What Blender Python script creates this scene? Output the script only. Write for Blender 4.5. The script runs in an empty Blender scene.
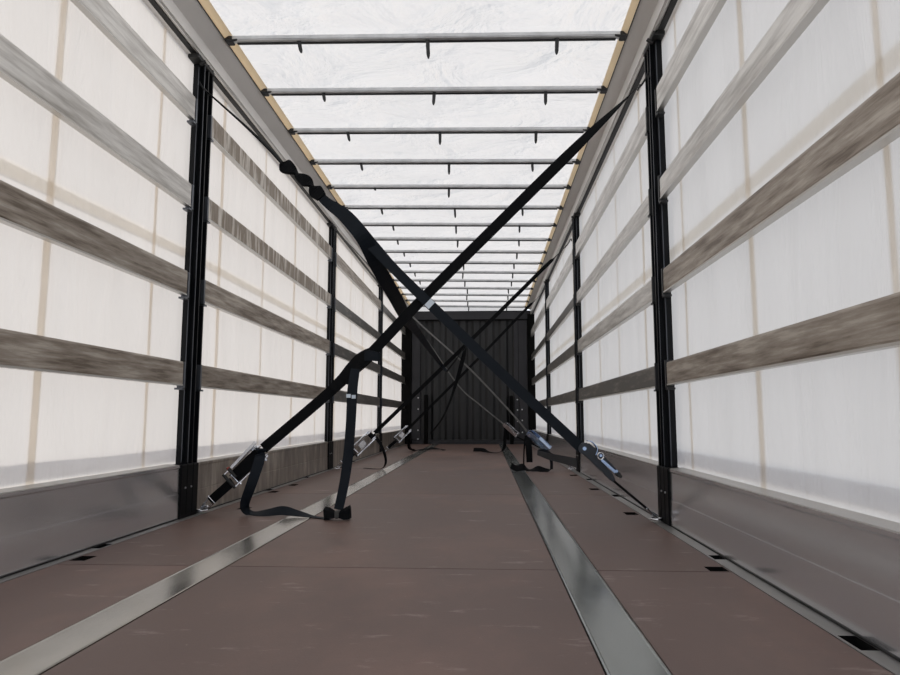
import bpy, bmesh, math, random
from mathutils import Vector, Matrix
random.seed(7)
sc = bpy.context.scene
COL = sc.collection

# ------------------------------------------------------------------ camera
cam_d = bpy.data.cameras.new('camera'); cam = bpy.data.objects.new('camera', cam_d); COL.objects.link(cam)
yaw, pit = 0.0526, 0.116304
F = Vector((-math.sin(yaw)*math.cos(pit), math.cos(yaw)*math.cos(pit), math.sin(pit)))
Xc = Vector((math.cos(yaw), math.sin(yaw), 0)); Uc = Xc.cross(F)
M = Matrix((Xc, Uc, -F)).transposed().to_4x4(); M.translation = (0, 0, .55)
cam.matrix_world = M
cam_d.sensor_fit = 'HORIZONTAL'; cam_d.sensor_width = 36; cam_d.lens = 679.7/900*36
cam_d.clip_start = .02; cam_d.clip_end = 200
sc.camera = cam

# ------------------------------------------------------------------ light
w = bpy.data.worlds.new('sky'); sc.world = w; w.use_nodes = True
nt = w.node_tree; bg = nt.nodes['Background']
tc = nt.nodes.new('ShaderNodeTexCoord'); sep = nt.nodes.new('ShaderNodeSeparateXYZ'); rmp = nt.nodes.new('ShaderNodeValToRGB')
nt.links.new(tc.outputs['Generated'], sep.inputs[0]); nt.links.new(sep.outputs['Z'], rmp.inputs[0])
cr = rmp.color_ramp
cr.elements[0].position = 0.0; cr.elements[0].color = (.62, .62, .64, 1)
cr.elements[1].position = .55; cr.elements[1].color = (.80, .88, 1, 1)
e = cr.elements.new(.12); e.color = (.88, .93, 1, 1)
nt.links.new(rmp.outputs[0], bg.inputs[0]); bg.inputs[1].default_value = 1.35
sun_d = bpy.data.lights.new('sun', 'SUN'); sun = bpy.data.objects.new('sun', sun_d); COL.objects.link(sun)
sun_d.energy = 1.3; sun_d.angle = math.radians(20); sun_d.color = (1, .84, .66)
sun.rotation_euler = Vector((.80, .22, -.62)).to_track_quat('-Z', 'Y').to_euler()
sc.view_settings.view_transform = 'Standard'; sc.view_settings.look = 'None'
sc.view_settings.exposure = 0.17; sc.view_settings.gamma = 1; sc.view_settings.use_curve_mapping = False

# ------------------------------------------------------------------ materials
def mat(name, base, rough=.5, metal=0., var=None, scale=(1, 1, 1), nscale=5., bump=0., bscale=None, lo=.35, hi=.65, detail=6, rnd=0., roughvar=0., spec=None):
    m = bpy.data.materials.new(name); m.use_nodes = True
    n = m.node_tree; p = n.nodes['Principled BSDF']
    p.inputs['Base Color'].default_value = (*base, 1); p.inputs['Roughness'].default_value = rough; p.inputs['Metallic'].default_value = metal
    if spec is not None: p.inputs['Specular IOR Level'].default_value = spec
    if var or bump or roughvar:
        t = n.nodes.new('ShaderNodeTexCoord'); mp = n.nodes.new('ShaderNodeMapping'); mp.inputs['Scale'].default_value = scale
        oi = n.nodes.new('ShaderNodeObjectInfo'); ad = n.nodes.new('ShaderNodeVectorMath'); ad.operation = 'ADD'
        mm = n.nodes.new('ShaderNodeMath'); mm.operation = 'MULTIPLY'; mm.inputs[1].default_value = 37.
        n.links.new(oi.outputs['Random'], mm.inputs[0]); n.links.new(t.outputs['Object'], mp.inputs[0])
        n.links.new(mp.outputs[0], ad.inputs[0]); n.links.new(mm.outputs[0], ad.inputs[1])
        nz = n.nodes.new('ShaderNodeTexNoise'); nz.inputs['Scale'].default_value = nscale; nz.inputs['Detail'].default_value = detail
        nz.inputs['Roughness'].default_value = .62
        n.links.new(ad.outputs[0], nz.inputs['Vector'])
        if var:
            r = n.nodes.new('ShaderNodeValToRGB'); r.color_ramp.elements[0].position = lo; r.color_ramp.elements[1].position = hi
            r.color_ramp.elements[0].color = (*base, 1); r.color_ramp.elements[1].color = (*var[0], 1)
            for k, c in enumerate(var[1:]):
                q = r.color_ramp.elements.new(lo + (hi-lo)*(k+1)/len(var)); q.color = (*c, 1)
            n.links.new(nz.outputs[0], r.inputs[0])
            out = r.outputs[0]
            if rnd:
                hs = n.nodes.new('ShaderNodeHueSaturation'); mr = n.nodes.new('ShaderNodeMapRange')
                mr.inputs['To Min'].default_value = 1-rnd; mr.inputs['To Max'].default_value = 1+rnd
                n.links.new(oi.outputs['Random'], mr.inputs[0]); n.links.new(mr.outputs[0], hs.inputs['Value']); n.links.new(out, hs.inputs['Color']); out = hs.outputs[0]
            n.links.new(out, p.inputs['Base Color'])
        if roughvar:
            mr = n.nodes.new('ShaderNodeMapRange'); mr.inputs['To Min'].default_value = rough-roughvar; mr.inputs['To Max'].default_value = rough+roughvar
            n.links.new(nz.outputs[0], mr.inputs[0]); n.links.new(mr.outputs[0], p.inputs['Roughness'])
        if bump:
            b = n.nodes.new('ShaderNodeBump'); b.inputs['Strength'].default_value = bump; b.inputs['Distance'].default_value = .01
            src = nz.outputs[0]
            if bscale:
                n2 = n.nodes.new('ShaderNodeTexNoise'); n2.inputs['Scale'].default_value = bscale; n2.inputs['Detail'].default_value = 4
                n.links.new(ad.outputs[0], n2.inputs['Vector']); src = n2.outputs[0]
            n.links.new(src, b.inputs['Height']); n.links.new(b.outputs[0], p.inputs['Normal'])
    return m

def tarp_mat(name, trans, diff, fac, scale, nscale, bump, warp=0.6, dist=.05):
    m = bpy.data.materials.new(name); m.use_nodes = True; n = m.node_tree
    n.nodes.remove(n.nodes['Principled BSDF']); o = n.nodes['Material Output']
    T = n.nodes.new('ShaderNodeBsdfTranslucent'); D = n.nodes.new('ShaderNodeBsdfDiffuse'); X = n.nodes.new('ShaderNodeMixShader')
    T.inputs[0].default_value = (*trans, 1); D.inputs[0].default_value = (*diff, 1); X.inputs[0].default_value = fac
    n.links.new(D.outputs[0], X.inputs[1]); n.links.new(T.outputs[0], X.inputs[2]); n.links.new(X.outputs[0], o.inputs[0])
    t = n.nodes.new('ShaderNodeTexCoord'); mp = n.nodes.new('ShaderNodeMapping'); mp.inputs['Scale'].default_value = scale
    nz = n.nodes.new('ShaderNodeTexNoise'); nz.inputs['Scale'].default_value = nscale; nz.inputs['Detail'].default_value = 5; nz.inputs['Distortion'].default_value = warp
    nz.inputs['Roughness'].default_value = .55
    n.links.new(t.outputs['Object'], mp.inputs[0]); n.links.new(mp.outputs[0], nz.inputs['Vector'])
    b = n.nodes.new('ShaderNodeBump'); b.inputs['Strength'].default_value = bump; b.inputs['Distance'].default_value = dist
    n.links.new(nz.outputs[0], b.inputs['Height'])
    n.links.new(b.outputs[0], T.inputs['Normal']); n.links.new(b.outputs[0], D.inputs['Normal'])
    # cloth thickness varies a little with the wrinkles
    r = n.nodes.new('ShaderNodeValToRGB'); r.color_ramp.elements[0].position = .3; r.color_ramp.elements[1].position = .7
    r.color_ramp.elements[0].color = (*[c*.93 for c in trans], 1); r.color_ramp.elements[1].color = (*trans, 1)
    n.links.new(nz.outputs[0], r.inputs[0]); n.links.new(r.outputs[0], T.inputs[0])
    return m

MT = {}
MT['tarp'] = tarp_mat('white_tarpaulin', (.715, .682, .648), (.70, .68, .65), .62, (1, 2.2, .4), 2.0, .7)
MT['roof'] = tarp_mat('roof_tarpaulin', (.80, .755, .71), (.72, .71, .69), .65, (1.2, 1.6, 1), 1.5, 1., .5, .16)
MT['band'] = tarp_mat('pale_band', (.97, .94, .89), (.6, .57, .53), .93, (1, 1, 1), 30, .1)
MT['strip'] = tarp_mat('tan_webbing', (.95, .90, .83), (.5, .43, .35), .93, (1, 1, 1), 30, .1)
MT['edge'] = tarp_mat('tan_edge_band', (.92, .82, .66), (.75, .65, .50), .62, (1, 1, 1), 4, .1)
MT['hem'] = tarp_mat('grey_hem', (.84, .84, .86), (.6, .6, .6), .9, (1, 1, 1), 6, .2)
MT['ply'] = mat('brown_phenolic_plywood', (.105, .066, .056), .52, 0, [(.190, .118, .096), (.128, .082, .069)], (1, .6, 1), 1.6, .06, 260, .3, .72, 8, .05, .07)
def scuffs(m, col, amt):
    n = m.node_tree; p = n.nodes['Principled BSDF']; src = p.inputs['Base Color'].links[0].from_socket
    t = n.nodes.new('ShaderNodeTexCoord'); oi = n.nodes.new('ShaderNodeObjectInfo')
    def noise(scale, ns, lo, hi, off, dist=0.):
        mp = n.nodes.new('ShaderNodeMapping'); mp.inputs['Scale'].default_value = scale; mp.inputs['Location'].default_value = (off, off*.7, 0)
        z = n.nodes.new('ShaderNodeTexNoise'); z.inputs['Scale'].default_value = ns; z.inputs['Detail'].default_value = 7; z.inputs['Roughness'].default_value = .7; z.inputs['Distortion'].default_value = dist
        mr = n.nodes.new('ShaderNodeMapRange'); mr.inputs['From Min'].default_value = lo; mr.inputs['From Max'].default_value = hi
        n.links.new(t.outputs['Object'], mp.inputs[0]); n.links.new(mp.outputs[0], z.inputs['Vector']); n.links.new(z.outputs[0], mr.inputs[0]); return mr.outputs[0]
    a = noise((1, 3.2, 1), 3.5, .60, .78, 3.1); b = noise((1, 1, 1), 55, .66, .74, 9.7); c = noise((1.2, .5, 1), 1.1, .42, .6, 5.)
    mx = n.nodes.new('ShaderNodeMath'); mx.operation = 'MAXIMUM'; n.links.new(a, mx.inputs[0]); n.links.new(b, mx.inputs[1])
    mu = n.nodes.new('ShaderNodeMath'); mu.operation = 'MULTIPLY'; n.links.new(mx.outputs[0], mu.inputs[0]); mu.inputs[1].default_value = amt
    m1 = n.nodes.new('ShaderNodeMixRGB'); n.links.new(mu.outputs[0], m1.inputs[0]); n.links.new(src, m1.inputs[1]); m1.inputs[2].default_value = (*col, 1)
    n.links.new(m1.outputs[0], p.inputs['Base Color'])
scuffs(MT['ply'], (.42, .36, .33), .75)
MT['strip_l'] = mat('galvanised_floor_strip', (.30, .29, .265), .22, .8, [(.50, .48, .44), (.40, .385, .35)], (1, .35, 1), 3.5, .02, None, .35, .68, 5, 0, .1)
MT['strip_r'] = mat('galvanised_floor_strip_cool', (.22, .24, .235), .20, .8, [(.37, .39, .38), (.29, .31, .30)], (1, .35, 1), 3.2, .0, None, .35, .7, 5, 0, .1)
MT['rail'] = mat('floor_rim_metal', (.24, .235, .225), .4, .6, [(.36, .35, .34)], (1, .3, 1), 4, .02, None, .35, .7, 5, 0, .08)
MT['board'] = mat('anodised_aluminium_board', (.64, .64, .66), .20, .80, [(.74, .725, .72)], (1, .35, 1.6), 1.6, 0, None, .3, .72, 3, .04, .05)
MT['board_worn'] = mat('worn_aluminium_board', (.20, .175, .15), .34, .6, [(.58, .53, .46), (.34, .30, .26)], (1, 3.5, .8), 3, 0, None, .35, .68, 8, .05, .1)
MT['slat'] = mat('weathered_slat', (.15, .115, .085), .46, .25, [(.50, .45, .385), (.27, .225, .18), (.36, .31, .26)], (1, .9, 11), 3.4, .10, None, .36, .66, 12, .12, .1)
MT['slat_silver'] = mat('silver_slat', (.36, .335, .30), .36, .4, [(.76, .74, .70), (.56, .535, .50)], (1, .8, 9), 3.2, .06, None, .30, .62, 11, .05, .1)
MT['slat_peel'] = mat('peeling_slat', (.30, .25, .20), .5, .35, [(.70, .66, .60), (.24, .19, .14), (.55, .50, .44)], (1, 7.5, 1.2), 2.2, .12, None, .38, .64, 11, .08, .1)
MT['slat_dark'] = mat('dark_slat', (.10, .095, .088), .45, .4, [(.27, .25, .22), (.12, .11, .10)], (1, 1.2, 9), 3.4, .10, None, .36, .68, 10, .12, .1)
MT['slat_lip'] = mat('aluminium_slat_lip', (.55, .53, .50), .35, .8)
MT['post'] = mat('black_post_steel', (.0035, .004, .005), .32, 0., [(.006, .007, .009)], (1, 1, .2), 6, .0, spec=.15)
MT['foot'] = mat('matt_black_foot', (.004, .0042, .005), .55, 0., spec=.1)
MT['postedge'] = mat('worn_post_edge', (.12, .13, .15), .35, .7)
MT['cantrail'] = mat('cantrail_aluminium', (.74, .72, .69), .45, .25, [(.82, .80, .77)], (1, .2, 1), 3, 0)
MT['rubber'] = mat('black_rubber', (.010, .010, .010), .6)
MT['bow'] = mat('galvanised_bow', (.50, .51, .52), .4, .6, [(.66, .67, .68)], (1, 1, 1), 8, .01)
MT['dark'] = mat('dark_steel', (.035, .036, .038), .5, .5)
MT['void'] = mat('pocket_black', (.003, .003, .003), .8, spec=.1)
MT['web'] = mat('black_polyester_webbing', (.0030, .0035, .0045), .75, 0, None, (1, 1, 1), 160, .1, 160, spec=.12)
MT['webblue'] = mat('navy_webbing', (.0042, .0075, .0125), .65, 0, None, (1, 1, 1), 160, .1, 160, spec=.2)
MT['webgrey'] = mat('grey_webbing_edge', (.06, .058, .055), .6)
MT['label'] = mat('white_sewn_label', (.62, .70, .78), .6)
MT['zinc'] = mat('zinc_plated_steel', (.62, .64, .68), .24, 1., [(.78, .79, .82)], (1, 1, 1), 20, .02)
MT['redtip'] = mat('red_handle_tip', (.25, .03, .02), .5)
MT['blue'] = mat('dark_blue_plastic', (.010, .015, .024), .32)
MT['steelblue'] = mat('blue_zinc_steel', (.42, .55, .78), .25, .9)
MT['endsteel'] = mat('charcoal_corrugated_steel', (.014, .0145, .0155), .40, .3, [(.022, .0225, .024)], (2, 2, .3), 3, .02, None, .3, .7, 6, 0, .08)
MT['endframe'] = mat('charcoal_frame_steel', (.018, .018, .022), .42, .3, [(.027, .0265, .031)], (1, 1, .4), 4, .02)
MT['bolt'] = mat('bolt_steel', (.62, .62, .64), .35, .8)

# ------------------------------------------------------------------ helpers
def obj(name, bm, m, parent=None, smooth=False):
    me = bpy.data.meshes.new(name)
    if smooth:
        for f in bm.faces: f.smooth = True
    if parent is not None:
        bmesh.ops.translate(bm, verts=bm.verts, vec=-world_loc(parent))
    bmesh.ops.recalc_face_normals(bm, faces=bm.faces)
    bm.to_mesh(me); bm.free()
    o = bpy.data.objects.new(name, me); COL.objects.link(o)
    for x in (m if isinstance(m, (list, tuple)) else [m]): me.materials.append(MT[x])
    if parent is not None: o.parent = parent
    return o
def world_loc(o):
    v = Vector(o.location)
    while o.parent: o = o.parent; v += Vector(o.location)
    return v
def thing(name, label, cat, loc=(0, 0, 0), group=None):
    o = bpy.data.objects.new(name, None); COL.objects.link(o); o.location = loc; o.empty_display_size = .1
    o['label'] = label; o['category'] = cat
    if group: o['group'] = group
    return o
def struct(name, bm, m, smooth=False):
    o = obj(name, bm, m, None, smooth); o['kind'] = 'structure'; return o
def B(): return bmesh.new()
def box(bm, x0, x1, y0, y1, z0, z1, mi=0, bev=0):
    v = [bm.verts.new((x, y, z)) for x in (x0, x1) for y in (y0, y1) for z in (z0, z1)]
    fs = []
    for q in ((0, 1, 3, 2), (4, 6, 7, 5), (0, 4, 5, 1), (2, 3, 7, 6), (0, 2, 6, 4), (1, 5, 7, 3)):
        f = bm.faces.new([v[i] for i in q]); f.material_index = mi; fs.append(f)
    if bev:
        es = list({e for f in fs for e in f.edges})
        bmesh.ops.bevel(bm, geom=es, offset=bev, segments=1, affect='EDGES', profile=.5)
def prism(bm, pts, y0, y1, axis='y', mi=0):
    """extrude a closed 2-D outline; axis y: pts are (x,z); axis z: pts (x,y); axis x: pts (y,z)"""
    def P(a, b, t): return {'y': (a, t, b), 'z': (a, b, t), 'x': (t, a, b)}[axis]
    A = [bm.verts.new(P(a, b, y0)) for a, b in pts]; C = [bm.verts.new(P(a, b, y1)) for a, b in pts]
    n = len(pts)
    for i in range(n):
        f = bm.faces.new((A[i], A[(i+1) % n], C[(i+1) % n], C[i])); f.material_index = mi
    bm.faces.new(A).material_index = mi; bm.faces.new(C[::-1]).material_index = mi
def frame_of(d, up=Vector((0, 0, 1))):
    d = d.normalized()
    if abs(d.dot(up)) > .98: up = Vector((0, 1, 0))
    a = d.cross(up).normalized(); return a, a.cross(d).normalized()
def tube(bm, pts, r, seg=8):
    pts = [Vector(p) for p in pts]; rings = []
    for i, p in enumerate(pts):
        d = (pts[min(i+1, len(pts)-1)] - pts[max(i-1, 0)])
        a, b = frame_of(d)
        rr = r[i] if isinstance(r, (list, tuple)) else r
        rings.append([bm.verts.new(p + (a*math.cos(t)+b*math.sin(t))*rr) for t in [2*math.pi*k/seg for k in range(seg)]])
    for A, C in zip(rings, rings[1:]):
        for k in range(seg): bm.faces.new((A[k], A[(k+1) % seg], C[(k+1) % seg], C[k]))
    bm.faces.new(rings[0]); bm.faces.new(rings[-1][::-1])
def cyl(bm, p0, p1, r, seg=16): tube(bm, [p0, p1], r, seg)
def catmull(pts, n=6):
    out = []
    P = [pts[0]] + list(pts) + [pts[-1]]
    for i in range(1, len(P)-2):
        for k in range(n):
            t = k/n
            out.append(tuple(.5*((2*b)+(-a+c)*t+(2*a-5*b+4*c-d)*t*t+(-a+3*b-3*c+d)*t**3) for a, b, c, d in zip(P[i-1], P[i], P[i+1], P[i+2])))
    out.append(tuple(pts[-1])); return out
def ribbon(bm, pts, th=.003, smooth=6):
    """pts: (x,y,z, wx,wy,wz, width): a flat band whose width runs along w"""
    Q = catmull(pts, smooth) if smooth > 1 else pts
    rings = []
    for i, q in enumerate(Q):
        p = Vector(q[:3]); a = Vector(Q[max(i-1, 0)][:3]); c = Vector(Q[min(i+1, len(Q)-1)][:3])
        d = (c-a).normalized(); wv = Vector(q[3:6]); wv = (wv - d*wv.dot(d)).normalized(); nn = d.cross(wv)
        h = q[6]/2
        rings.append([bm.verts.new(p+wv*s*h+nn*t*th/2) for s, t in ((-1, -1), (1, -1), (1, 1), (-1, 1))])
    for A, C in zip(rings, rings[1:]):
        for k in range(4): bm.faces.new((A[k], A[(k+1) % 4], C[(k+1) % 4], C[k]))
    bm.faces.new(rings[0]); bm.faces.new(rings[-1][::-1])
def plate_holes(bm, x0, x1, y0, y1, holes, z=0., depth=.035, skirt=.028, mi_hole=1):
    xs = sorted({x0, x1, *[h[0] for h in holes], *[h[1] for h in holes]}); ys = sorted({y0, y1, *[h[2] for h in holes], *[h[3] for h in holes]})
    V = {}
    def g(x, y, zz):
        k = (x, y, zz)
        if k not in V: V[k] = bm.verts.new(k)
        return V[k]
    for a, b in zip(xs, xs[1:]):
        for c, d in zip(ys, ys[1:]):
            cx, cy = (a+b)/2, (c+d)/2
            if any(h[0] < cx < h[1] and h[2] < cy < h[3] for h in holes): continue
            bm.faces.new((g(a, c, z), g(b, c, z), g(b, d, z), g(a, d, z)))
    for (a, b, c, d) in holes:
        zz = z-depth
        for q in (((a, c), (b, c)), ((b, c), (b, d)), ((b, d), (a, d)), ((a, d), (a, c))):
            (p, r), (s, t) = q
            f = bm.faces.new([bm.verts.new(v) for v in ((p, r, z), (s, t, z), (s, t, zz), (p, r, zz))]); f.material_index = mi_hole
        f = bm.faces.new([bm.verts.new(v) for v in ((a, c, zz), (b, c, zz), (b, d, zz), (a, d, zz))]); f.material_index = mi_hole
    for q in (((x0, y0), (x1, y0)), ((x1, y0), (x1, y1)), ((x1, y1), (x0, y1)), ((x0, y1), (x0, y0))):
        (p, r), (s, t) = q
        bm.faces.new([bm.verts.new(v) for v in ((p, r, z), (s, t, z), (s, t, z-skirt), (p, r, z-skirt))])

XL, XR = -1.66, .93
Y0, YE = -.5, 14.05
POST = {-1: [3.66, 7.14, 10.62], 1: [3.56, 6.90, 10.33]}     # near edge of every post
PW = .22
ORD = ['nearest the camera', 'second from the camera', 'third from the camera', 'farthest from the camera']
SIDE = {-1: 'left', 1: 'right'}

# ------------------------------------------------------------------ floor
bm = B(); box(bm, XL-.10, XR+.10, Y0, YE+.12, -.16, -.045)
floor = struct('floor', bm, 'dark')
rows = [Y0, .2, 2.557, 4.96, 7.30, 9.66, 12.0, 13.98]
slots_ply = {-1: [(-1.61, -1.548, 2.62, 2.71), (-1.60, -1.54, 4.99, 5.10), (-1.60, -1.54, 7.40, 7.52)], 1: [(.80, .868, 2.566, 2.640), (.79, .86, 3.98, 4.09), (.79, .86, 5.30, 5.42), (.79, .86, 6.55, 6.66)]}
slots_ply[-1].append((-1.50, -1.43, 4.09, 4.18)); slots_ply[-1].append((-1.60, -1.54, 5.50, 5.62))
for r in range(len(rows)-1):
    a, b = rows[r]+.0035, rows[r+1]-.0035
    for x0, x1, s in ((-1.615, -1.104, -1), (-.958, .252, 0), (.398, .872, 1)):
        bm = B(); hs = [h for h in slots_ply.get(s, []) if a < h[2] and h[3] < b]
        plate_holes(bm, x0, x1, a, b, hs, 0, .035, .04)
        obj('floor_panel', bm, ['ply', 'void'], floor)
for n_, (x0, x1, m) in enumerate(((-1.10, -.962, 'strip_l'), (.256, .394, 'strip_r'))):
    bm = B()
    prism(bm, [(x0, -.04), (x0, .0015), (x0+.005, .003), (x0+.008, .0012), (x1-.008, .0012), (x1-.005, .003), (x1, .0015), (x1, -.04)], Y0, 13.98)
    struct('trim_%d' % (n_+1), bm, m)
rail_holes = {-1: [(-1.657, -1.622, 2.855, 2.955), (-1.657, -1.622, 5.10, 5.22), (-1.657, -1.622, 6.2, 6.3), (-1.657, -1.622, 8.4, 8.52)],
              1: [(.882, .925, 2.765, 2.845), (.882, .925, 1.73, 1.84), (.882, .925, 4.85, 4.97), (.882, .925, 6.1, 6.22), (.882, .925, 8.3, 8.42)]}
for n_, (x0, x1, s) in enumerate(((-1.70, -1.617, -1), (.874, .97, 1))):
    bm = B(); plate_holes(bm, x0, x1, Y0, 13.98, rail_holes[s], .002, .035, .042)
    struct('trim_%d' % (n_+3), bm, ['rail', 'void'])

# ------------------------------------------------------------------ curtain walls
def sheet(bm, s, x, y0, y1, z0, z1, dy=.35, dz=.35, amp=.006):
    ny = int((y1-y0)/dy); nz = int((z1-z0)/dz)
    G = [[bm.verts.new((x+s*random.uniform(0, amp), y0+(y1-y0)*i/ny, z0+(z1-z0)*j/nz)) for j in range(nz+1)] for i in range(ny+1)]
    for i in range(ny):
        for j in range(nz): bm.faces.new((G[i][j], G[i+1][j], G[i+1][j+1], G[i][j+1]))
for s, X in ((-1, XL), (1, XR)):
    bm = B(); xt = X+s*.075
    sheet(bm, s, xt, Y0, YE, .02, 2.75)
    wl = struct('wall_'+SIDE[s], bm, 'tarp', True)
    # curtain straps sewn on the outside, seen as tan stripes through the cloth
    xo = xt+s*.0075
    for k in range(16):
        y = (.80 if s < 0 else .82)+.865*k
        if y > 13.6: break
        bm = B(); wd = .045 if k % 2 == 0 else .028
        box(bm, min(xo, xo+s*.003), max(xo, xo+s*.003), y, y+wd, .03, 2.74); obj('curtain_strap', bm, 'strip', wl)
    bm = B(); prism(bm, [(Y0, 1.33 if s < 0 else 1.40), (3.8, 1.47 if s < 0 else 1.40), (YE, 1.50), (YE, 1.55), (3.8, 1.525 if s < 0 else 1.46), (Y0, 1.40 if s < 0 else 1.46)], min(xo+s*.004, xo+s*.0045), max(xo+s*.004, xo+s*.0045), 'x')  # left band follows a sun shadow, built as a thin tinted strip
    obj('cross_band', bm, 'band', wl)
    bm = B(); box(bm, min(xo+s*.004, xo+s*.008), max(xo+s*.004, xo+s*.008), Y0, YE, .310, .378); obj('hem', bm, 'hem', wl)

# ------------------------------------------------------------------ cantrails and roof
def cant(s):
    X = XL if s < 0 else XR
    if s < 0: c, d = (-1.578, 2.835), (-1.535, 2.868)
    else: c, d = (.848, 2.785), (.812, 2.822)
    return X, c, d
for n_, s in enumerate((-1, 1)):
    X, c, d = cant(s)
    bm = B()
    t = s; ZL = 2.675 if s < 0 else 2.655
    prism(bm, [(X, ZL), (X+t*.004, 2.765), (c[0], c[1]), (c[0]+t*.002, c[1]+.012), (X+t*.07, 2.89), (X+t*.10, 2.89), (X+t*.10, 2.66)], Y0, YE)
    cr_ = struct('trim_%d' % (n_+5), bm, 'cantrail')
    bm = B(); box(bm, min(X+t*.022, X+t*.053), max(X+t*.022, X+t*.053), Y0, YE, ZL-.009, ZL+.001); obj('roller_track', bm, 'rubber', cr_)
    bm = B(); box(bm, min(X+t*.002, X+t*.008), max(X+t*.002, X+t*.008), Y0, YE, ZL-.012, ZL-.002); box(bm, min(X-t*.004, X+t*.002), max(X-t*.004, X+t*.002), Y0, YE, ZL+.004, ZL+.011); obj('rail_lip', bm, 'slat_lip', cr_)
    bm = B(); prism(bm, [(c[0], c[1]), (d[0], d[1]), (d[0]+t*.003, d[1]+.004), (c[0]+t*.003, c[1]+.006)], Y0, YE); obj('edge_band', bm, 'edge', cr_)
    bm = B(); tube(bm, [(c[0]-t*.004, Y0, c[1]-.004), (c[0]-t*.004, YE, c[1]-.004)], .0035, 6); obj('edge_piping', bm, 'dark', cr_)
bm = B()
nx, ny = 12, 96
xa, za, xb, zb = -1.60, 2.885, .875, 2.845
G = []
for i in range(ny+1):
    y = Y0+(YE+.1-Y0)*i/ny; row = []
    for j in range(nx+1):
        u = j/nx; x = xa+(xb-xa)*u; z = za+(zb-za)*u
        z += (random.uniform(-.006, .008) if 0 < j < nx else 0) - .010*math.sin(math.pi*u)*math.cos((y-3.83)/.668*2*math.pi+math.pi)
        row.append(bm.verts.new((x, y, z)))
    G.append(row)
for i in range(ny):
    for j in range(nx): bm.faces.new((G[i][j], G[i+1][j], G[i+1][j+1], G[i][j+1]))
for j in range(nx): bm.faces.new((G[ny][j], G[ny][j+1], bm.verts.new((xa+(xb-xa)*(j+1)/nx, YE+.1, 2.72)), bm.verts.new((xa+(xb-xa)*j/nx, YE+.1, 2.72))))
ceil = struct('ceiling', bm, 'roof', True)

NTH = ['first', 'second', 'third', 'fourth', 'fifth', 'sixth', 'seventh', 'eighth', 'ninth', 'tenth', 'eleventh', 'twelfth', 'thirteenth', 'fourteenth', 'fifteenth', 'sixteenth']
for i in range(16):
    y = 3.85+.668*i
    if y > 13.95: break
    t = thing('roof_bow', 'galvanised cross bow under the white roof, %s counting from the camera' % NTH[i], 'roof bow', (-.36, y, 2.80), 'roof bows')
    xl, xr, zl, zr = -1.53, .805, 2.842, 2.800
    def zz(x): return zl+(zr-zl)*(x-xl)/(xr-xl)
    bm = B()
    for (dy0, dy1, dz0, dz1) in ((-.022, .018, -.012, .014), (-.026, -.022, -.006, .014)):
        n0 = len(bm.verts)
        box(bm, xl, xr, y+dy0, y+dy1, dz0, dz1); bm.verts.ensure_lookup_table()
        for v in bm.verts[n0:]: v.co.z += zz(v.co.x)
    obj('bow_rail', bm, 'bow', t)
    bm = B(); n0 = 0
    box(bm, xl+.02, xr-.02, y+.008, y+.022, -.019, -.008)
    for v in bm.verts: v.co.z += zz(v.co.x)
    obj('bow_channel', bm, 'dark', t)
    for q, dx in enumerate((-.78, .0, .76)):
        x = -.335+dx+random.uniform(-.02, .02); h = .105 if q else .07
        if q == 2: h = .09
        if i == 4 and q == 0: h = .03
        lean = random.uniform(-.25, .35); sw = .18 if q == 0 else random.uniform(-.05, .05)
        z1 = zz(x)-.010
        bm = B(); p0 = Vector((x, y, z1)); p1 = Vector((x+sw*h, y+lean*h, z1-h))
        a = Vector((1, 0, 0)); b = (p1-p0).cross(a).normalized()
        rings = []
        for (f, wdt) in ((0, .012), (.75, .011), (.9, .008), (1, .003)):
            c_ = p0.lerp(p1, f); rings.append([bm.verts.new(c_+a*u_*wdt+b*v_*.003) for u_, v_ in ((-1, -1), (1, -1), (1, 1), (-1, 1))])
        for A, C in zip(rings, rings[1:]):
            for k in range(4): bm.faces.new((A[k], A[(k+1) % 4], C[(k+1) % 4], C[k]))
        bm.faces.new(rings[0]); bm.faces.new(rings[-1][::-1])
        obj('hanging_tab', bm, 'dark', t)
    for xx, sg in ((xl, -1), (xr, 1)):
        bm = B(); z = zz(xx)
        box(bm, min(xx, xx+sg*.045), max(xx, xx+sg*.045), y-.03, y+.03, z-.020, z+.014, 0, .004)
        tube(bm, [(xx-sg*.03, y-.018, z-.004), (xx+sg*.01, y-.022, z-.018), (xx+sg*.035, y-.04, z-.018)], .008, 6)
        obj('bow_carriage', bm, 'dark', t)

# ------------------------------------------------------------------ end wall
bm = B()
xs0, xs1 = -1.36, .60
n_r = 7; per = (xs1-xs0)/n_r; prof = []
for k in range(n_r):
    a = xs0+k*per
    prof += [(a, 14.03), (a+per*.36, 14.03), (a+per*.54, 14.07), (a+per*.82, 14.07)]
prof.append((xs1, 14.03))
A = [bm.verts.new((x, y, .08)) for x, y in prof]; C = [bm.verts.new((x, y, 2.56)) for x, y in prof]
D = [bm.verts.new((x, y+.004, .08)) for x, y in prof]; E_ = [bm.verts.new((x, y+.004, 2.56)) for x, y in prof]
for i in range(len(prof)-1):
    bm.faces.new((A[i], A[i+1], C[i+1], C[i])); bm.faces.new((D[i+1], D[i], E_[i], E_[i+1]))
wf = struct('wall_front', bm, 'endsteel')
def part(name, m, *bx, par=wf, bev=.004):
    bm = B()
    for q in bx: box(bm, *q, 0, bev)
    return obj(name, bm, m, par)
part('header', 'endframe', (XL-.02, XR+.03, 13.98, 14.12, 2.56, 2.728)); part('header_lip', 'void', (XL-.02, XR+.03, 13.96, 13.985, 2.54, 2.56)); part('header_cap', 'void', (XL, XR, 13.97, 14.12, 2.728, 2.738))
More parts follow.
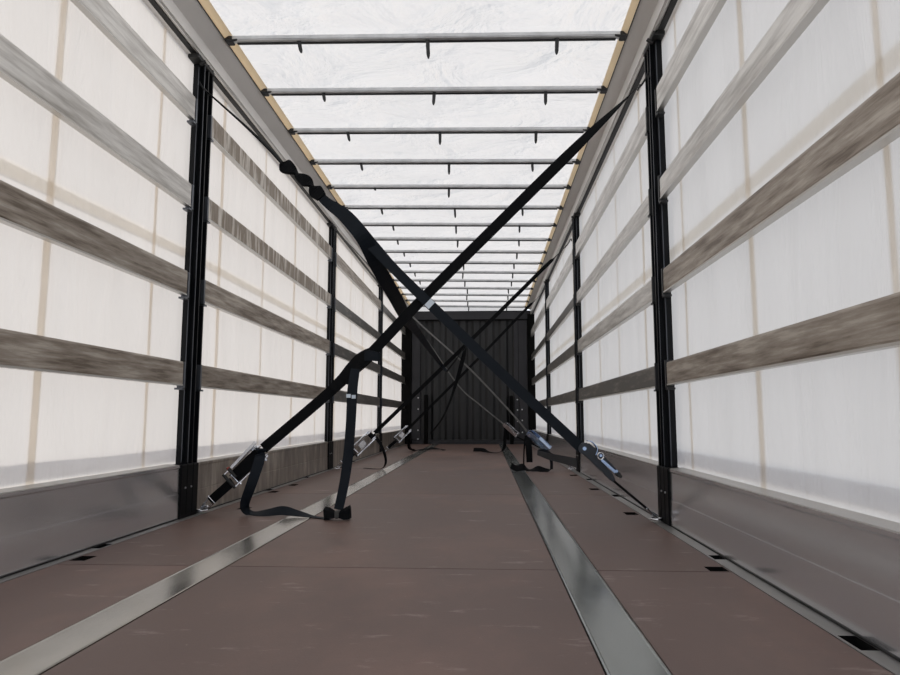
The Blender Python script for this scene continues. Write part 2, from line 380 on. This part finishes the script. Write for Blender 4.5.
part('sill', 'endframe', (-1.52, .86, 13.96, 14.12, -.02, .055), (-1.52, .86, 13.99, 14.12, .055, .085))
part('corner_pillar', 'void', (XL-.10, -1.535, 13.93, 14.12, 0, 2.66)); part('corner_pillar', 'void', (.865, XR+.10, 13.93, 14.12, 0, 2.66)); part('light_block_sheet', 'void', (XL-.1, XR+.1, 14.12, 14.14, -.04, 2.735))  # sheet behind the wall is added to keep outside light from leaking in
part('side_column', 'endframe', (-1.53, -1.345, 13.99, 14.12, .085, 2.56)); part('side_column', 'endframe', (.58, .86, 13.99, 14.12, .085, 2.56))
part('column_seam', 'void', (.668, .676, 13.984, 13.99, .1, 2.55)); part('column_seam', 'void', (-1.352, -1.344, 13.984, 13.99, .1, 2.55)); part('centre_seam', 'void', (-.372, -.366, 14.024, 14.03, .1, 2.55))
part('bumper_bar', 'void', (-1.265, -1.19, 13.94, 14.02, .0, 1.0)); part('bumper_bar', 'void', (.485, .555, 13.94, 14.02, .0, .98))
part('kick_plate', 'endframe', (-1.53, -1.345, 13.975, 13.99, .09, .98), (.68, .86, 13.975, 13.99, .09, .98))
for x, zs in ((-1.39, (.94, .71, .49, .28, .10)), (.64, (.90, .69, .46, .22)), (.735, (.92, .70, .48, .24))):
    for z in zs:
        bm = B(); cyl(bm, (x, 13.975, z), (x, 13.962, z), .013, 8); obj('bolt', bm, 'bolt', wf)

# ------------------------------------------------------------------ posts
for s, X in ((-1, XL), (1, XR)):
    for i, y in enumerate(POST[s]):
        t = thing('side_post', 'black steel post of the %s wall, %s' % (SIDE[s], ['nearest the camera', 'middle of three', 'farthest of three']) % () if False else
                  'black slotted steel post of the %s wall, %s' % (SIDE[s], ['nearest the camera', 'middle of the three', 'last before the dark end wall'][i]), 'post', (X, y+PW/2, 0), 'curtain side posts')
        ya, yb = y, y+PW
        def px(d): return X+s*d          # d = depth outwards
        def pr(yl, mi=0): return yl
        # body: channels open to the inside
        prof = [(0, .0), (0, .012), (.035, .012), (.035, .058), (0, .058), (0, .068), (.035, .068), (.035, .120), (0, .120), (0, .132), (.05, .132), (.05, 0)]
        bm = B(); prism(bm, [(px(d), y+.092+q) for d, q in prof], .27, 2.665, 'z'); obj('post_body', bm, 'post', t)
        bm = B(); box(bm, min(px(.022), px(.05)), max(px(.022), px(.05)), y+(.055 if s < 0 else .035), y+.090, .27, 2.62); obj('side_flange', bm, 'post', t)
        bm = B(); box(bm, min(px(-.002), px(.002)), max(px(-.002), px(.002)), y+.092, y+.096, .30, 2.64); box(bm, min(px(.018), px(.022)), max(px(.018), px(.022)), y+(.057 if s < 0 else .037), y+(.060 if s < 0 else .041), .3, 2.6); obj('worn_edge', bm, 'postedge', t)
        bm = B(); box(bm, min(px(-.012), px(.07)), max(px(-.012), px(.07)), ya, yb, .001, .29, 0, .004)
        for q in (.075, .15): box(bm, min(px(-.014), px(-.010)), max(px(-.014), px(-.010)), ya+q-.004, ya+q+.004, .02, .29)
        foot = obj('post_foot', bm, 'foot', t)
        for q in (.05, .125):
            bm = B(); cyl(bm, (px(-.012), ya+q, .165), (px(-.017), ya+q, .165), .005, 8); obj('rivet', bm, 'bolt', foot)
        bm = B(); box(bm, min(px(-.005), px(.06)), max(px(-.005), px(.06)), y-.01, yb+.01, 2.625, 2.652, 0, .004); cyl(bm, (px(.0), y+.03, 2.60), (px(-.03), y+.03, 2.62), .010, 8); obj('top_clamp', bm, 'rubber', t)
        for zb in ((.722, 1.225, 1.732, 2.245) if s < 0 else (.713, 1.195, 1.70, 2.185)):
            for yc in (y-.006, yb-.012):
                bm = B(); box(bm, min(px(-.004), px(.035)), max(px(-.004), px(.035)), yc, yc+.018, zb-.022, zb+.13); box(bm, min(px(-.004), px(.035)), max(px(-.004), px(.035)), yc-(.03 if yc < y else -.0), yc+(.018 if yc < y else .048), zb-.024, zb-.014); obj('slat_holder', bm, 'postedge' if s < 0 else 'dark', t)

# ------------------------------------------------------------------ side boards and slats
ZR = {-1: [(.722, .852), (1.225, 1.36), (1.732, 1.862), (2.245, 2.38)], 1: [(.713, .830), (1.195, 1.32), (1.70, 1.812), (2.185, 2.325)]}
NM = ['lowest', 'second lowest', 'second highest', 'highest']
for s, X in ((-1, XL), (1, XR)):
    P = POST[s]
    bays = [(Y0, P[0]), (P[0]+PW, P[1]), (P[1]+PW, P[2]), (P[2]+PW, 13.93)]
    for b, (ya, yb) in enumerate(bays):
        bay = ['nearest bay', 'second bay', 'third bay', 'bay beside the end wall'][b]
        t = thing('side_board', '%s aluminium board along the foot of the %s wall, %s' % (('worn streaky' if s < 0 and b else 'shiny grey'), SIDE[s], bay), 'side board', (X, (ya+yb)/2, 0), 'aluminium side boards')
        bm = B()
        prism(bm, [(X, .004), (X-s*.004, .012), (X-s*.002, .134), (X+s*.0015, .136), (X+s*.0015, .139), (X-s*.001, .141), (X, .27), (X-s*.004, .276), (X-s*.004, .288), (X+s*.028, .288), (X+s*.028, .004)], ya+.006, yb-.006)
        obj('board_profile', bm, 'board_worn' if (s < 0 and b) else 'board', t)
        bm = B(); prism(bm, [(X+s*.001, .286), (X+s*.001, .291), (X+s*.060, .296), (X+s*.064, .296), (X+s*.064, .286)], ya+.006, yb-.006); obj('top_seal', bm, 'slat_lip', t)
        bm = B(); box(bm, min(X-s*.0055, X), max(X-s*.0055, X), ya+.006, yb-.006, .003, .008); obj('base_gap_shade', bm, 'rubber', t)  # thin dark strip standing in for the shadow gap under the board
        for r, ((z0, z1), nm) in enumerate(zip(ZR[s], NM)):
            m, adj = 'slat', 'brown grey'
            if s < 0:
                if b == 0 and r >= 2: m, adj = 'slat_silver', 'silvery'
                if b == 1 and r in (2, 3): m, adj = 'slat_peel', 'peeling mottled'
                if b == 2 and r in (0, 1, 2): m, adj = 'slat_dark', 'dark grey'
                if b == 3: m, adj = 'slat_dark', 'dark grey'
            else:
                if b == 0 and r >= 2: m, adj = 'slat_silver', 'silvery'
                if b == 1 and r >= 1: m, adj = 'slat_silver', 'silvery'
                if b == 1 and r == 0: m, adj = 'slat_dark', 'dark grey'
                if b >= 2: m, adj = ('slat_dark', 'dark grey') if r < 3 else ('slat_silver', 'silvery')
            t = thing('side_plank', '%s plank, %s of four, %s wall, %s' % (adj, nm, SIDE[s], bay), 'plank', (X, (ya+yb)/2, z0), 'side planks between the posts')
            bm = B(); x0 = X+s*.003
            prism(bm, [(x0, z0+.004), (x0-s*.003, z0+.012), (x0-s*.003, z1-.010), (x0, z1), (x0+s*.022, z1), (x0+s*.022, z0+.004)], ya+.012, yb-.012)
            obj('slat_face', bm, m, t)
            bm = B(); prism(bm, [(x0-s*.005, z0-.002), (x0-s*.005, z0+.006), (x0, z0+.006), (x0, z0+.004), (x0+s*.026, z0+.004), (x0+s*.026, z0-.002)], ya+.012, yb-.012)
            obj('slat_lip', bm, 'slat_lip', t)

# ------------------------------------------------------------------ lashing straps
def V(*a): return Vector(a)
def band(pts, Y, wf_=1., width=.055):
    """points in the cross plane: width across the strap inside that plane"""
    out = []
    for i, p in enumerate(pts):
        a = pts[max(i-1, 0)]; c = pts[min(i+1, len(pts)-1)]
        d = Vector((c[0]-a[0], 0, c[1]-a[1])).normalized(); n = Vector((-d.z, 0, d.x))
        wv = n; out.append((p[0], p[2] if len(p) > 2 else Y, p[1], wv.x, wv.y, wv.z, width))
    return out

def ratchet(par, p0, u, wd, n, mats, s=1., open_=.0, cloth=True):
    """p0 lower end of the frame, u along the strap, wd across the webbing, n out of the face"""
    u, wd, n = u.normalized(), wd.normalized(), n.normalized(); p0 = Vector(p0)
    def T(a, b, c): return p0+(u*a+wd*b+n*c)*s
    root_bm = B()
    def bx(bm, a0, a1, b0, b1, c0, c1):
        v = [bm.verts.new(T(a, b, c)) for a in (a0, a1) for b in (b0, b1) for c in (c0, c1)]
        for q in ((0, 1, 3, 2), (4, 6, 7, 5), (0, 4, 5, 1), (2, 3, 7, 6), (0, 2, 6, 4), (1, 5, 7, 3)): bm.faces.new([v[i] for i in q])
    def outline(bm, pts, b0, b1):
        A = [bm.verts.new(T(a, b0, c)) for a, c in pts]; C = [bm.verts.new(T(a, b1, c)) for a, c in pts]; k = len(pts)
        for i in range(k): bm.faces.new((A[i], A[(i+1) % k], C[(i+1) % k], C[i]))
        bm.faces.new(A); bm.faces.new(C[::-1])
    side = [(0, -.006), (0, .012), (.03, .022), (.12, .026), (.20, .034), (.235, .030), (.25, .012), (.245, -.010), (.22, -.018), (.12, -.012)]
    for b in (-.034, .030): outline(root_bm, side, b, b+.004)
    bx(root_bm, .06, .13, -.032, .032, -.008, -.004)
    cyl(root_bm, T(.012, -.036, .004), T(.012, .036, .004), .007*s, 10)
    fr = obj('ratchet_frame', root_bm, mats['frame'], par)
    bm = B()
    for b in (-.044, .037):
        pts = []
        for k in range(28):
            a = 2*math.pi*k/28; r = .027 if k % 2 else .022; pts.append((.215+r*math.cos(a), .008+r*math.sin(a)))
        outline(bm, pts, b, b+.006)
    obj('gear_wheel', bm, mats['frame'], fr)
    bm = B(); cyl(bm, T(.215, -.052, .008), T(.215, .052, .008), .009*s, 12); obj('spindle', bm, mats['bolt'], fr)
    bm = B()
    ring = [T(.215+.023*math.cos(a), -.026, .008+.023*math.sin(a)) for a in [2*math.pi*k/14 for k in range(14)]]
    ring2 = [q+wd*.052*s for q in ring]; A = [bm.verts.new(q) for q in ring]; C = [bm.verts.new(q) for q in ring2]
    for k in range(14): bm.faces.new((A[k], A[(k+1) % 14], C[(k+1) % 14], C[k]))
    bm.faces.new(A); bm.faces.new(C[::-1]); obj('webbing_roll', bm, 'web', fr)
    # handle folds back along the frame, away from the spindle
    bm = B()
    arm = [(.235, .020), (.225, .040), (.16, .050), (.06, .052+open_*.3), (-.005, .046+open_), (-.010, .036+open_), (.06, .036+open_*.3), (.15, .030), (.20, .004)]
    for b in (-.050, .045): outline(bm, arm, b, b+.005)
    hd = obj('ratchet_handle', bm, mats['handle'], par)
    bm = B(); cyl(bm, T(-.004, -.052, .041+open_), T(-.004, .052, .041+open_), .009*s, 10)
    if not cloth: bx(bm, .0, .13, -.043, .043, .046, .052)
    obj('handle_grip', bm, mats['grip'], hd)
    bm = B()
    for a, c in ((.215, .008), (.14, .040), (.03, .044)):
        for b in (-.056, .050): cyl(bm, T(a, b, c), T(a, b+.006, c), .008*s, 8)
    obj('rivet', bm, mats['bolt'], hd)
    bm = B(); bx(bm, .10, .135, -.022, .022, .020, .026); bx(bm, .10, .106, -.022, .022, .0, .022); obj('pawl', bm, mats['frame'], fr)

def floor_hook(par, p_strap, p_floor, wd):
    p_strap, p_floor = Vector(p_strap), Vector(p_floor); wd = wd.normalized()
    u = (p_strap-p_floor).normalized(); bm = B()
    for sg in (-1, 1):
        a = p_strap+wd*sg*.024
        tip = p_floor+wd*sg*.004
        back = p_floor + u*.035 + (V(0, 0, 1)*.012) + wd*sg*.012
        tube(bm, [a+wd*0, p_strap.lerp(p_floor, .45)+wd*sg*.017, p_floor+V(0, 0, .010)+wd*sg*.006, tip+V(0, 0, .004)-u*.012, p_floor-u*.010+V(0, 0, .024)+wd*sg*.004, back], .0062, 6)
    tube(bm, [p_strap-wd*.028, p_strap+wd*.028], .0052, 6)
    obj('floor_hook', bm, 'zinc', par)
    bm = B(); c = p_floor+V(0, 0, .004)
    tube(bm, [c+V(.028*math.cos(a), .034*math.sin(a), .0) for a in [2*math.pi*k/16 for k in range(17)]], .006, 6)
    r = obj('lashing_ring', bm, 'zinc'); r['label'] = None; return r

def top_hook(par, p, dirn):
    p = Vector(p); d = Vector(dirn).normalized(); bm = B()
    side = V(0, 0, 1)
    tube(bm, [p+d*.05, p+d*.02, p-d*.01+side*.01, p-d*.03+side*.03, p-d*.045+side*.02, p-d*.045-side*.005], .006, 6)
    tube(bm, [p+V(0, -.03, 0)+d*.045, p+V(0, .03, 0)+d*.045], .006, 6)
    obj('top_hook', bm, 'dark', par)

SILVER = dict(frame='zinc', handle='zinc', grip='rubber', bolt='zinc')
NAVY = dict(frame='blue', handle='blue', grip='rubber', bolt='steelblue')
BLUEZ = dict(frame='steelblue', handle='steelblue', grip='steelblue', bolt='zinc')
Yv = V(0, 1, 0)
def set_ring(r, label, where):
    r['label'] = label; r['category'] = 'lashing ring'; r['group'] = 'lashing rings at the floor edge'
def rebase(o):
    me = o.data; c = sum((v.co for v in me.vertices), Vector())/len(me.vertices)
    for v in me.vertices: v.co -= c
    o.location = c

# --- strap A: right post top, down to the left floor edge (nearest pair)
tA = thing('ratchet_strap', 'black ratchet strap rising from the near left floor edge to the near right post top', 'ratchet strap', (-1.625, 3.90, 0), 'ratchet straps crossing the hold')
A_pts = [(-1.262, .372, 3.84), (-.754, .802, 3.80), (-.359, 1.205, 3.77), (.10, 1.655, 3.74), (.42, 1.967, 3.72)]
bm = B(); pts = band(A_pts, 3.8, 1, .060); pts += [(.62, 3.71, 2.162, -.6, .35, .6, .05), (.74, 3.70, 2.275, -.4, .7, .5, .040), (.85, 3.70, 2.385, 0, 1, .2, .03)]
ribbon(bm, pts, .003, 6); obj('webbing', bm, 'web', tA)
top_hook(tA, (.905, 3.70, 2.43), (-.7, 0, -.72))
uA = V(.207, -.0, .207)
bm = B(); ribbon(bm, band([(-1.575, .072, 3.88), (-1.44, .186, 3.86)], 3.86, 1, .052), .005, 1); obj('short_webbing', bm, 'web', tA)
nA = V(0, -1, .0); wA = V(-.707, 0, .707)
ratchet(tA, V(-1.435, 3.86, .195), V(.72, -.02, .70), wA, nA, SILVER, .98, .02)
bm = B(); ribbon(bm, band([(-1.415, .215, 3.83), (-1.28, .345, 3.825)], 3.83, 1, .070), .030, 1); obj('black_sleeve', bm, 'web', tA, )
for dz in (0,):
    bm = B(); c = V(-1.425, 3.80, .268); ribbon(bm, [(c.x, c.y, c.z, 0, 1, 0, .02), (c.x+.13, c.y, c.z+.14, 0, 1, 0, .02)], .016, 1); obj('handle_bar', bm, 'zinc', tA)
    bm = B(); cyl(bm, (-1.443, 3.80, .262), (-1.40, 3.80, .215), .010, 8); obj('handle_tip', bm, 'rubber', tA)
    bm = B(); cyl(bm, (-1.449, 3.80, .268), (-1.443, 3.80, .260), .010, 8); obj('red_tip', bm, 'redtip', tA)
ring = floor_hook(tA, (-1.565, 3.88, .082), (-1.625, 3.90, .016), wA)
set_ring(ring, 'steel ring holding the hook at the foot of the near left post', 0)
# loose tail: out of the ratchet, loops to the floor, runs to the bow
tail = [(-1.262, 3.80, .375, -.6, .1, .75, .058), (-1.262, 3.77, .30, .95, .1, .0, .058), (-1.300, 3.76, .17, .95, .2, -.2, .056), (-1.345, 3.80, .06, .8, .4, -.3, .05),
        (-1.32, 3.84, .015, .3, .95, .2, .045), (-1.23, 3.82, .020, .1, .9, .55, .058), (-1.13, 3.80, .034, 0, .75, .75, .060), (-1.04, 3.80, .018, .05, .9, .45, .05), (-.95, 3.77, .006, .0, 1, .05, .045), (-.86, 3.73, .004, 0, 1, .0, .05)]
bm = B(); ribbon(bm, tail, .003, 8); obj('tail_webbing', bm, 'webblue', tA)
bm = B(); ribbon(bm, [(-.722, 3.735, .815, 1, 0, 0, .050), (-.735, 3.725, .70, 1, 0, 0, .056), (-.742, 3.725, .50, 1, .0, 0, .054), (-.757, 3.725, .30, 1, 0, 0, .054), (-.775, 3.71, .16, 1, 0, 0, .052), (-.795, 3.70, .055, 1, 0, 0, .050)], .003, 6)
hang = obj('hanging_tail', bm, 'webblue', tA)
bm = B(); box(bm, -.768, -.744, 3.7195, 3.7225, .655, .675); box(bm, -.738, -.716, 3.7195, 3.7225, .650, .670); obj('sewn_label', bm, 'label', hang)
# bow of folded webbing at its foot
def lobe(bm, sg, c):
    pts = [(c[0]+sg*.004, c[1], c[2]+.028), (c[0]+sg*.035, c[1]-.006, c[2]+.040), (c[0]+sg*.066, c[1]+.0, c[2]+.058)]
    # wedge flaring outwards
    V_ = []
    for (x, y, z, h, d) in ((c[0]+sg*.006, c[1], .030, .015, .022), (c[0]+sg*.040, c[1], .036, .030, .030), (c[0]+sg*.068, c[1]+.004, .040+.004*sg, .036, .026)):
        V_.append([bm.verts.new((x+sg*dx, y+dy, max(.003, z+dz))) for dx, dy, dz in ((0, -d, -h), (.006, -d*.9, h*.55), (.0, 0, h), (0, d, h*.5), (.003, d, -h))])
    for A_, C_ in zip(V_, V_[1:]):
        for k in range(5): bm.faces.new((A_[k], A_[(k+1) % 5], C_[(k+1) % 5], C_[k]))
    bm.faces.new(V_[0]); bm.faces.new(V_[-1][::-1])
for sg in (-1, 1):
    bm = B(); lobe(bm, sg, (-.800, 3.70, 0)); o = obj('bow_lobe', bm, 'web', hang); o.data.polygons.foreach_set('use_smooth', [False]*len(o.data.polygons))
bm = B(); box(bm, -.812, -.788, 3.672, 3.728, .010, .052, 0, .006); obj('bow_knot', bm, 'webgrey', hang)
# wrap where the tail is wound around the strap
bm = B(); ribbon(bm, [(-.86, 3.79, .705, -.7, .1, .7, .058), (-.80, 3.785, .762, -.7, .15, .7, .064), (-.75, 3.78, .815, -.66, .2, .72, .078), (-.70, 3.775, .862, -.62, .2, .75, .086), (-.655, 3.775, .895, -.5, .2, .8, .074), (-.625, 3.775, .905, -.2, .1, 1, .060)], .022, 5); obj('wrapped_fold', bm, 'web', tA)
bm = B(); ribbon(bm, [(-.79, 3.762, .745, -.7, .1, .7, .05), (-.735, 3.758, .81, -.75, .1, .6, .05), (-.70, 3.760, .835, -.9, .1, .4, .05)], .012, 4); obj('wrapped_fold', bm, 'web', tA)
bm = B(); ribbon(bm, [(-.675, 3.762, .892, 0, -.1, 1, .058), (-.64, 3.760, .890, 0, -.1, 1, .056), (-.605, 3.762, .884, 0, -.1, 1, .050), (-.598, 3.766, .883, 0, -.1, 1, .044)], .026, 4); obj('webbing_loop', bm, 'webblue', tA)

# --- strap B: left post top, down to the right floor edge (nearest pair)
tB = thing('ratchet_strap', 'knotted dark strap from the near left post top to the navy ratchet at the right', 'ratchet strap', (.885, 3.70, 0), 'ratchet straps crossing the hold')
top_hook(tB, (-1.668, 3.74, 2.487), (.74, 0, -.66))
bm = B(); ribbon(bm, [(-1.635, 3.74, 2.458, 0, 1, .2, .035), (-1.40, 3.72, 2.243, .2, 1, .2, .032), (-1.25, 3.71, 2.095, .2, 1, .3, .035), (-1.15, 3.70, 1.985, .2, 1, .3, .035)], .008, 4); obj('twisted_webbing', bm, 'web', tB)
kp = [(-1.165, 1.995, .2, .9, .3, .030), (-1.145, 1.982, .6, .3, .7, .085), (-1.110, 1.958, .6, .2, .7, .070), (-1.075, 1.93, .1, .9, .3, .035), (-1.045, 1.905, .6, .3, .7, .060), (-1.012, 1.882, .6, .2, .7, .068), (-.985, 1.855, .2, .9, .3, .035), (-.962, 1.828, .6, .2, .7, .082), (-.925, 1.79, .6, .2, .6, .060)]
for k0, k1 in ((0, 4), (3, 7), (6, 9)):
    bm = B(); ribbon(bm, [(x, 3.70, z, a_, b_, c_, w_) for x, z, a_, b_, c_, w_ in kp[k0:k1]], .018, 4); obj('knot', bm, 'web', tB)
B_pts = [(-.965, 1.835, 3.70), (-.90, 1.765, 3.71), (-.78, 1.675, 3.73), (-.63, 1.509, 3.75), (-.514, 1.381, 3.75), (-.334, 1.20, 3.74), (.078, .796, 3.74), (.475, .417, 3.715), (.515, .378, 3.70)]
pb = band(B_pts, 3.75, 1, .056); pb[0] = pb[0][:6]+(.045,); pb[2] = pb[2][:6]+(.078,); pb[3] = pb[3][:6]+(.066,)
bm = B(); ribbon(bm, pb, .004, 6); main = obj('webbing', bm, 'webblue', tB)
bm = B(); ribbon(bm, band([(-.322, 1.189, 3.735), (-.298, 1.166, 3.735)], 3.73, 1, .050), .004, 1); obj('sewn_label', bm, 'label', main)
br = [(-.86, 3.69, 1.74, .7, .1, .7, .06), (-.76, 3.69, 1.645, .7, .1, .6, .080), (-.680, 3.71, 1.545, .9, .1, .4, .085), (-.632, 3.88, 1.43, .93, 0, .35, .085), (-.590, 4.35, 1.33, .93, 0, .35, .088), (-.583, 5.0, 1.272, .9, 0, .35, .085), (-.573, 5.8, 1.258, .8, 0, .5, .062), (-.476, 6.98, 1.108, .7, .4, .6, .04), (-.405, 7.04, 1.017, .5, .7, .3, .035)]
bm = B(); ribbon(bm, br, .003, 6); obj('slack_webbing', bm, 'webblue', tB)
cur = [(-.405, 7.04, 1.017, .5, .7, .2, .035), (-.30, 7.03, 1.15, .2, 1, .0, .04), (-.206, 7.04, 1.30, 0, 1, .0, .05), (-.225, 7.05, 1.20, .6, .6, 0, .05), (-.250, 7.05, 1.10, .9, .3, 0, .045), (-.301, 7.05, .923, .7, .5, 0, .04), (-.374, 7.05, .704, .5, .9, 0, .035), (-.46, 7.05, .52, .4, .9, 0, .035), (-.571, 7.05, .384, .3, 1, 0, .035)]
bm = B(); ribbon(bm, cur, .003, 6); obj('dangling_end', bm, 'web', tB)
uB = V(-.66, 0, .70)
ratchet(tB, V(.668, 3.71, .215), V(-.225, .0, .245), Yv, V(.70, 0, .66), NAVY, 1.02, .0, False)
bm = B(); cyl(bm, (.515, 3.645, .385), (.515, 3.655, .385), .030, 18); drum = obj('ratchet_drum', bm, 'blue', tB)
bm = B(); cyl(bm, (.515, 3.638, .385), (.515, 3.646, .385), .010, 12); obj('drum_bolt', bm, 'steelblue', drum)
bm = B(); ribbon(bm, [(.535, 3.68, .425, 0, 1, 0, .05), (.560, 3.68, .418, 0, 1, 0, .05), (.585, 3.68, .385, 0, 1, 0, .05), (.575, 3.68, .350, 0, 1, 0, .05)], .004, 5); obj('webbing_turn', bm, 'steelblue', tB)
bm = B(); tube(bm, [(.600+.016*math.cos(a), 3.655, .345+.018*math.sin(a)) for a in [2*math.pi*k/14 for k in range(15)]], .0045, 6); obj('release_ring', bm, 'zinc', tB)
bm = B(); ribbon(bm, band([(.605, .325, 3.655), (.675, .262, 3.655)], 3.66, 1, .014), .01, 1); obj('blue_glint_bar', bm, 'steelblue', tB)  # bluish bar added to imitate a bright highlight on the ratchet
bm = B(); ribbon(bm, band([(.845, .068, 3.70), (.665, .22, 3.71)], 3.7, 1, .012), .03, 1); obj('short_webbing', bm, 'web', tB)
ring = floor_hook(tB, (.835, 3.70, .075), (.888, 3.70, .016), Yv)
set_ring(ring, 'steel ring holding the hook at the foot of the near right post', 0)
tl = [(.485, 3.72, .305, 0, .2, 1, .05), (.483, 4.5, .278, 0, .1, 1, .05), (.476, 5.3, .250, 0, .1, 1, .05), (.49, 6.2, .222, 0, .1, 1, .05), (.51, 6.88, .20, .1, .1, 1, .05), (.60, 6.93, .20, 0, .1, 1, .05), (.648, 6.95, .12, 1, .2, 0, .03), (.652, 6.96, .03, 1, .3, 0, .03)]
bm = B(); ribbon(bm, tl, .003, 6); obj('tail_webbing', bm, 'webblue', tB)

# --- far pairs
def strap_right_top(Y, top, bot, pr0, pr1, lab, ringlab, width=.040, mats=SILVER):
    t = thing('ratchet_strap', lab, 'ratchet strap', (bot[0], Y, 0), 'ratchet straps crossing the hold')
    bm = B(); pts = band([(pr1[0], pr1[1], Y), ((pr1[0]+top[0])/2-.0, (pr1[1]+top[1])/2-.012, Y), (top[0]-.28, top[1]-.275, Y)], Y, 1, width)
    pts += [(top[0]-.15, Y, top[1]-.15, -.2, .9, .2, .035), (top[0]-.03, Y, top[1]-.03, 0, 1, 0, .03)]
    ribbon(bm, pts, .004, 6); obj('webbing', bm, 'web', t)
    top_hook(t, (top[0], Y, top[1]), (-.7, 0, -.7))
    ratchet(t, V(pr0[0], Y-.01, pr0[1]), V(pr1[0]-pr0[0], 0, pr1[1]-pr0[1]), V(-.7, 0, .7), V(0, -1, 0), mats, 1.1, .02)
    bm = B(); ribbon(bm, band([(bot[0]+.06, bot[1]+.06, Y), pr0+(Y,)], Y, 1, .048), .005, 1); obj('short_webbing', bm, 'web', t)
    ring = floor_hook(t, (bot[0]+.055, Y, bot[1]+.06), (bot[0], Y, .014), V(-.7, 0, .7)); set_ring(ring, ringlab, 0)
    return t
t2A = strap_right_top(7.1, (.885, 2.375), (-1.55, .02), (-1.36, .19), (-1.16, .385), 'black strap from the middle left post foot to the middle right post top', 'steel floor ring at the foot of the middle left post')
t3A = strap_right_top(10.45, (.895, 2.47), (-1.56, .02), (-1.36, .20), (-1.16, .40), 'black strap from the far left post foot to the far right post top', 'steel floor ring at the foot of the far left post')
def strap_left_top(Y, top, bot, mid, pr0, pr1, lab, ringlab, mats):
    t = thing('ratchet_strap', lab, 'ratchet strap', (bot[0], Y, 0), 'ratchet straps crossing the hold')
    pts = [(top[0], Y, top[1], .1, 1, 0, .045)]+[(m[0], Y, m[1], .25, 1, .25, .05) for m in mid]+[(pr1[0], Y, pr1[1], .3, 1, .3, .05)]
    bm = B(); ribbon(bm, pts, .004, 6); obj('webbing', bm, 'webgrey', t)
    top_hook(t, (top[0]-.03, Y, top[1]+.03), (.7, 0, -.7))
    ratchet(t, V(pr0[0], Y, pr0[1]), V(pr1[0]-pr0[0], 0, pr1[1]-pr0[1]), V(.25, .9, .2), V(.55, -.5, .6), mats, 1.1, .01, mats is not BLUEZ)
    bm = B(); ribbon(bm, [(bot[0]-.04, Y, bot[1]+.06, 0, 1, 0, .03), (pr0[0], Y, pr0[1], 0, 1, 0, .03)], .02, 1); obj('short_webbing', bm, 'web', t)
    ring = floor_hook(t, (bot[0]-.04, Y, bot[1]+.06), (bot[0], Y, .014), Yv); set_ring(ring, ringlab, 0)
    return t
t2B = strap_left_top(7.15, (-1.60, 2.55), (.87, .02), [(-1.069, 1.971), (-.771, 1.606), (-.164, 1.048), (.30, .55)], (.62, .20), (.42, .40), 'thin looking strap from the middle left post top to the blue ratchet at right', 'steel floor ring at the foot of the middle right post', BLUEZ)
t3B = strap_left_top(10.5, (-1.61, 2.56), (.87, .02), [(-.991, 1.836), (-.429, 1.039), (-.10, .74)], (.46, .25), (.27, .44), 'thin looking strap from the far left post top to the silver ratchet at right', 'steel floor ring at the foot of the far right post', SILVER)
# tails of the far straps
bm = B(); ribbon(bm, [(-1.17, 7.08, .37, 1, 0, 0, .04), (-1.08, 7.06, .25, .9, .3, 0, .03), (-1.04, 7.10, .10, .6, .7, 0, .03), (-1.10, 7.2, .012, .2, 1, 0, .03), (-1.30, 7.3, .008, 0, 1, 0, .04)], .003, 6); obj('tail_webbing', bm, 'web', t2A)
bm = B(); ribbon(bm, [(-1.20, 10.42, .35, 1, 0, 0, .045), (-1.20, 10.6, .2, 1, 0, 0, .05), (-1.22, 10.9, .06, .8, .6, 0, .05), (-1.16, 11.2, .012, .2, 1, 0, .05), (-1.0, 11.35, .02, 0, 1, .3, .06), (-.88, 11.3, .035, 0, 1, .5, .07), (-.75, 11.35, .02, 0, 1, .1, .05), (-.68, 11.2, .012, .0, 1, .1, .05)], .004, 6); obj('tail_webbing', bm, 'web', t3A)
bm = B(); ribbon(bm, [(.42, 7.12, .36, 1, 0, 0, .05), (.435, 7.08, .25, 1, 0, 0, .065), (.44, 7.06, .09, 1, .1, 0, .062)], .003, 6); obj('short_tail', bm, 'web', t2B)
bm = B(); ribbon(bm, [(.655, 7.0, .10, .3, .9, 0, .05), (.65, 6.98, .03, .3, 1, 0, .05), (.60, 7.0, .012, 0, .8, .5, .07), (.52, 7.02, .03, 0, .8, .6, .08), (.44, 7.05, .012, 0, 1, .2, .06), (.37, 7.02, .045, 0, .6, .8, .08), (.30, 7.05, .03, .1, .7, .6, .08), (.25, 7.04, .06, .4, .6, .6, .07)], .004, 6); obj('tail_webbing', bm, 'web', t2B)
bm = B(); ribbon(bm, [(.40, 7.10, .33, 1, .3, 0, .02), (.385, 7.06, .2, .7, .7, 0, .02), (.38, 7.05, .06, .7, .7, 0, .02)], .003, 4); obj('thin_tail', bm, 'web', t2B)
bm = B(); ribbon(bm, [(.30, 10.48, .40, 1, 0, 0, .05), (.285, 10.5, .22, .9, .2, 0, .05), (.27, 10.5, .08, .7, .6, 0, .05), (.19, 10.5, .012, .1, 1, 0, .06), (.05, 10.55, .012, 0, 1, .2, .06), (-.06, 10.6, .045, 0, .4, .9, .06), (-.20, 10.75, .04, 0, .4, .9, .06)], .004, 6); obj('tail_webbing', bm, 'web', t3B)
for o in list(COL.objects):
    if o.name.startswith('lashing_ring') and o.parent is None: rebase(o)
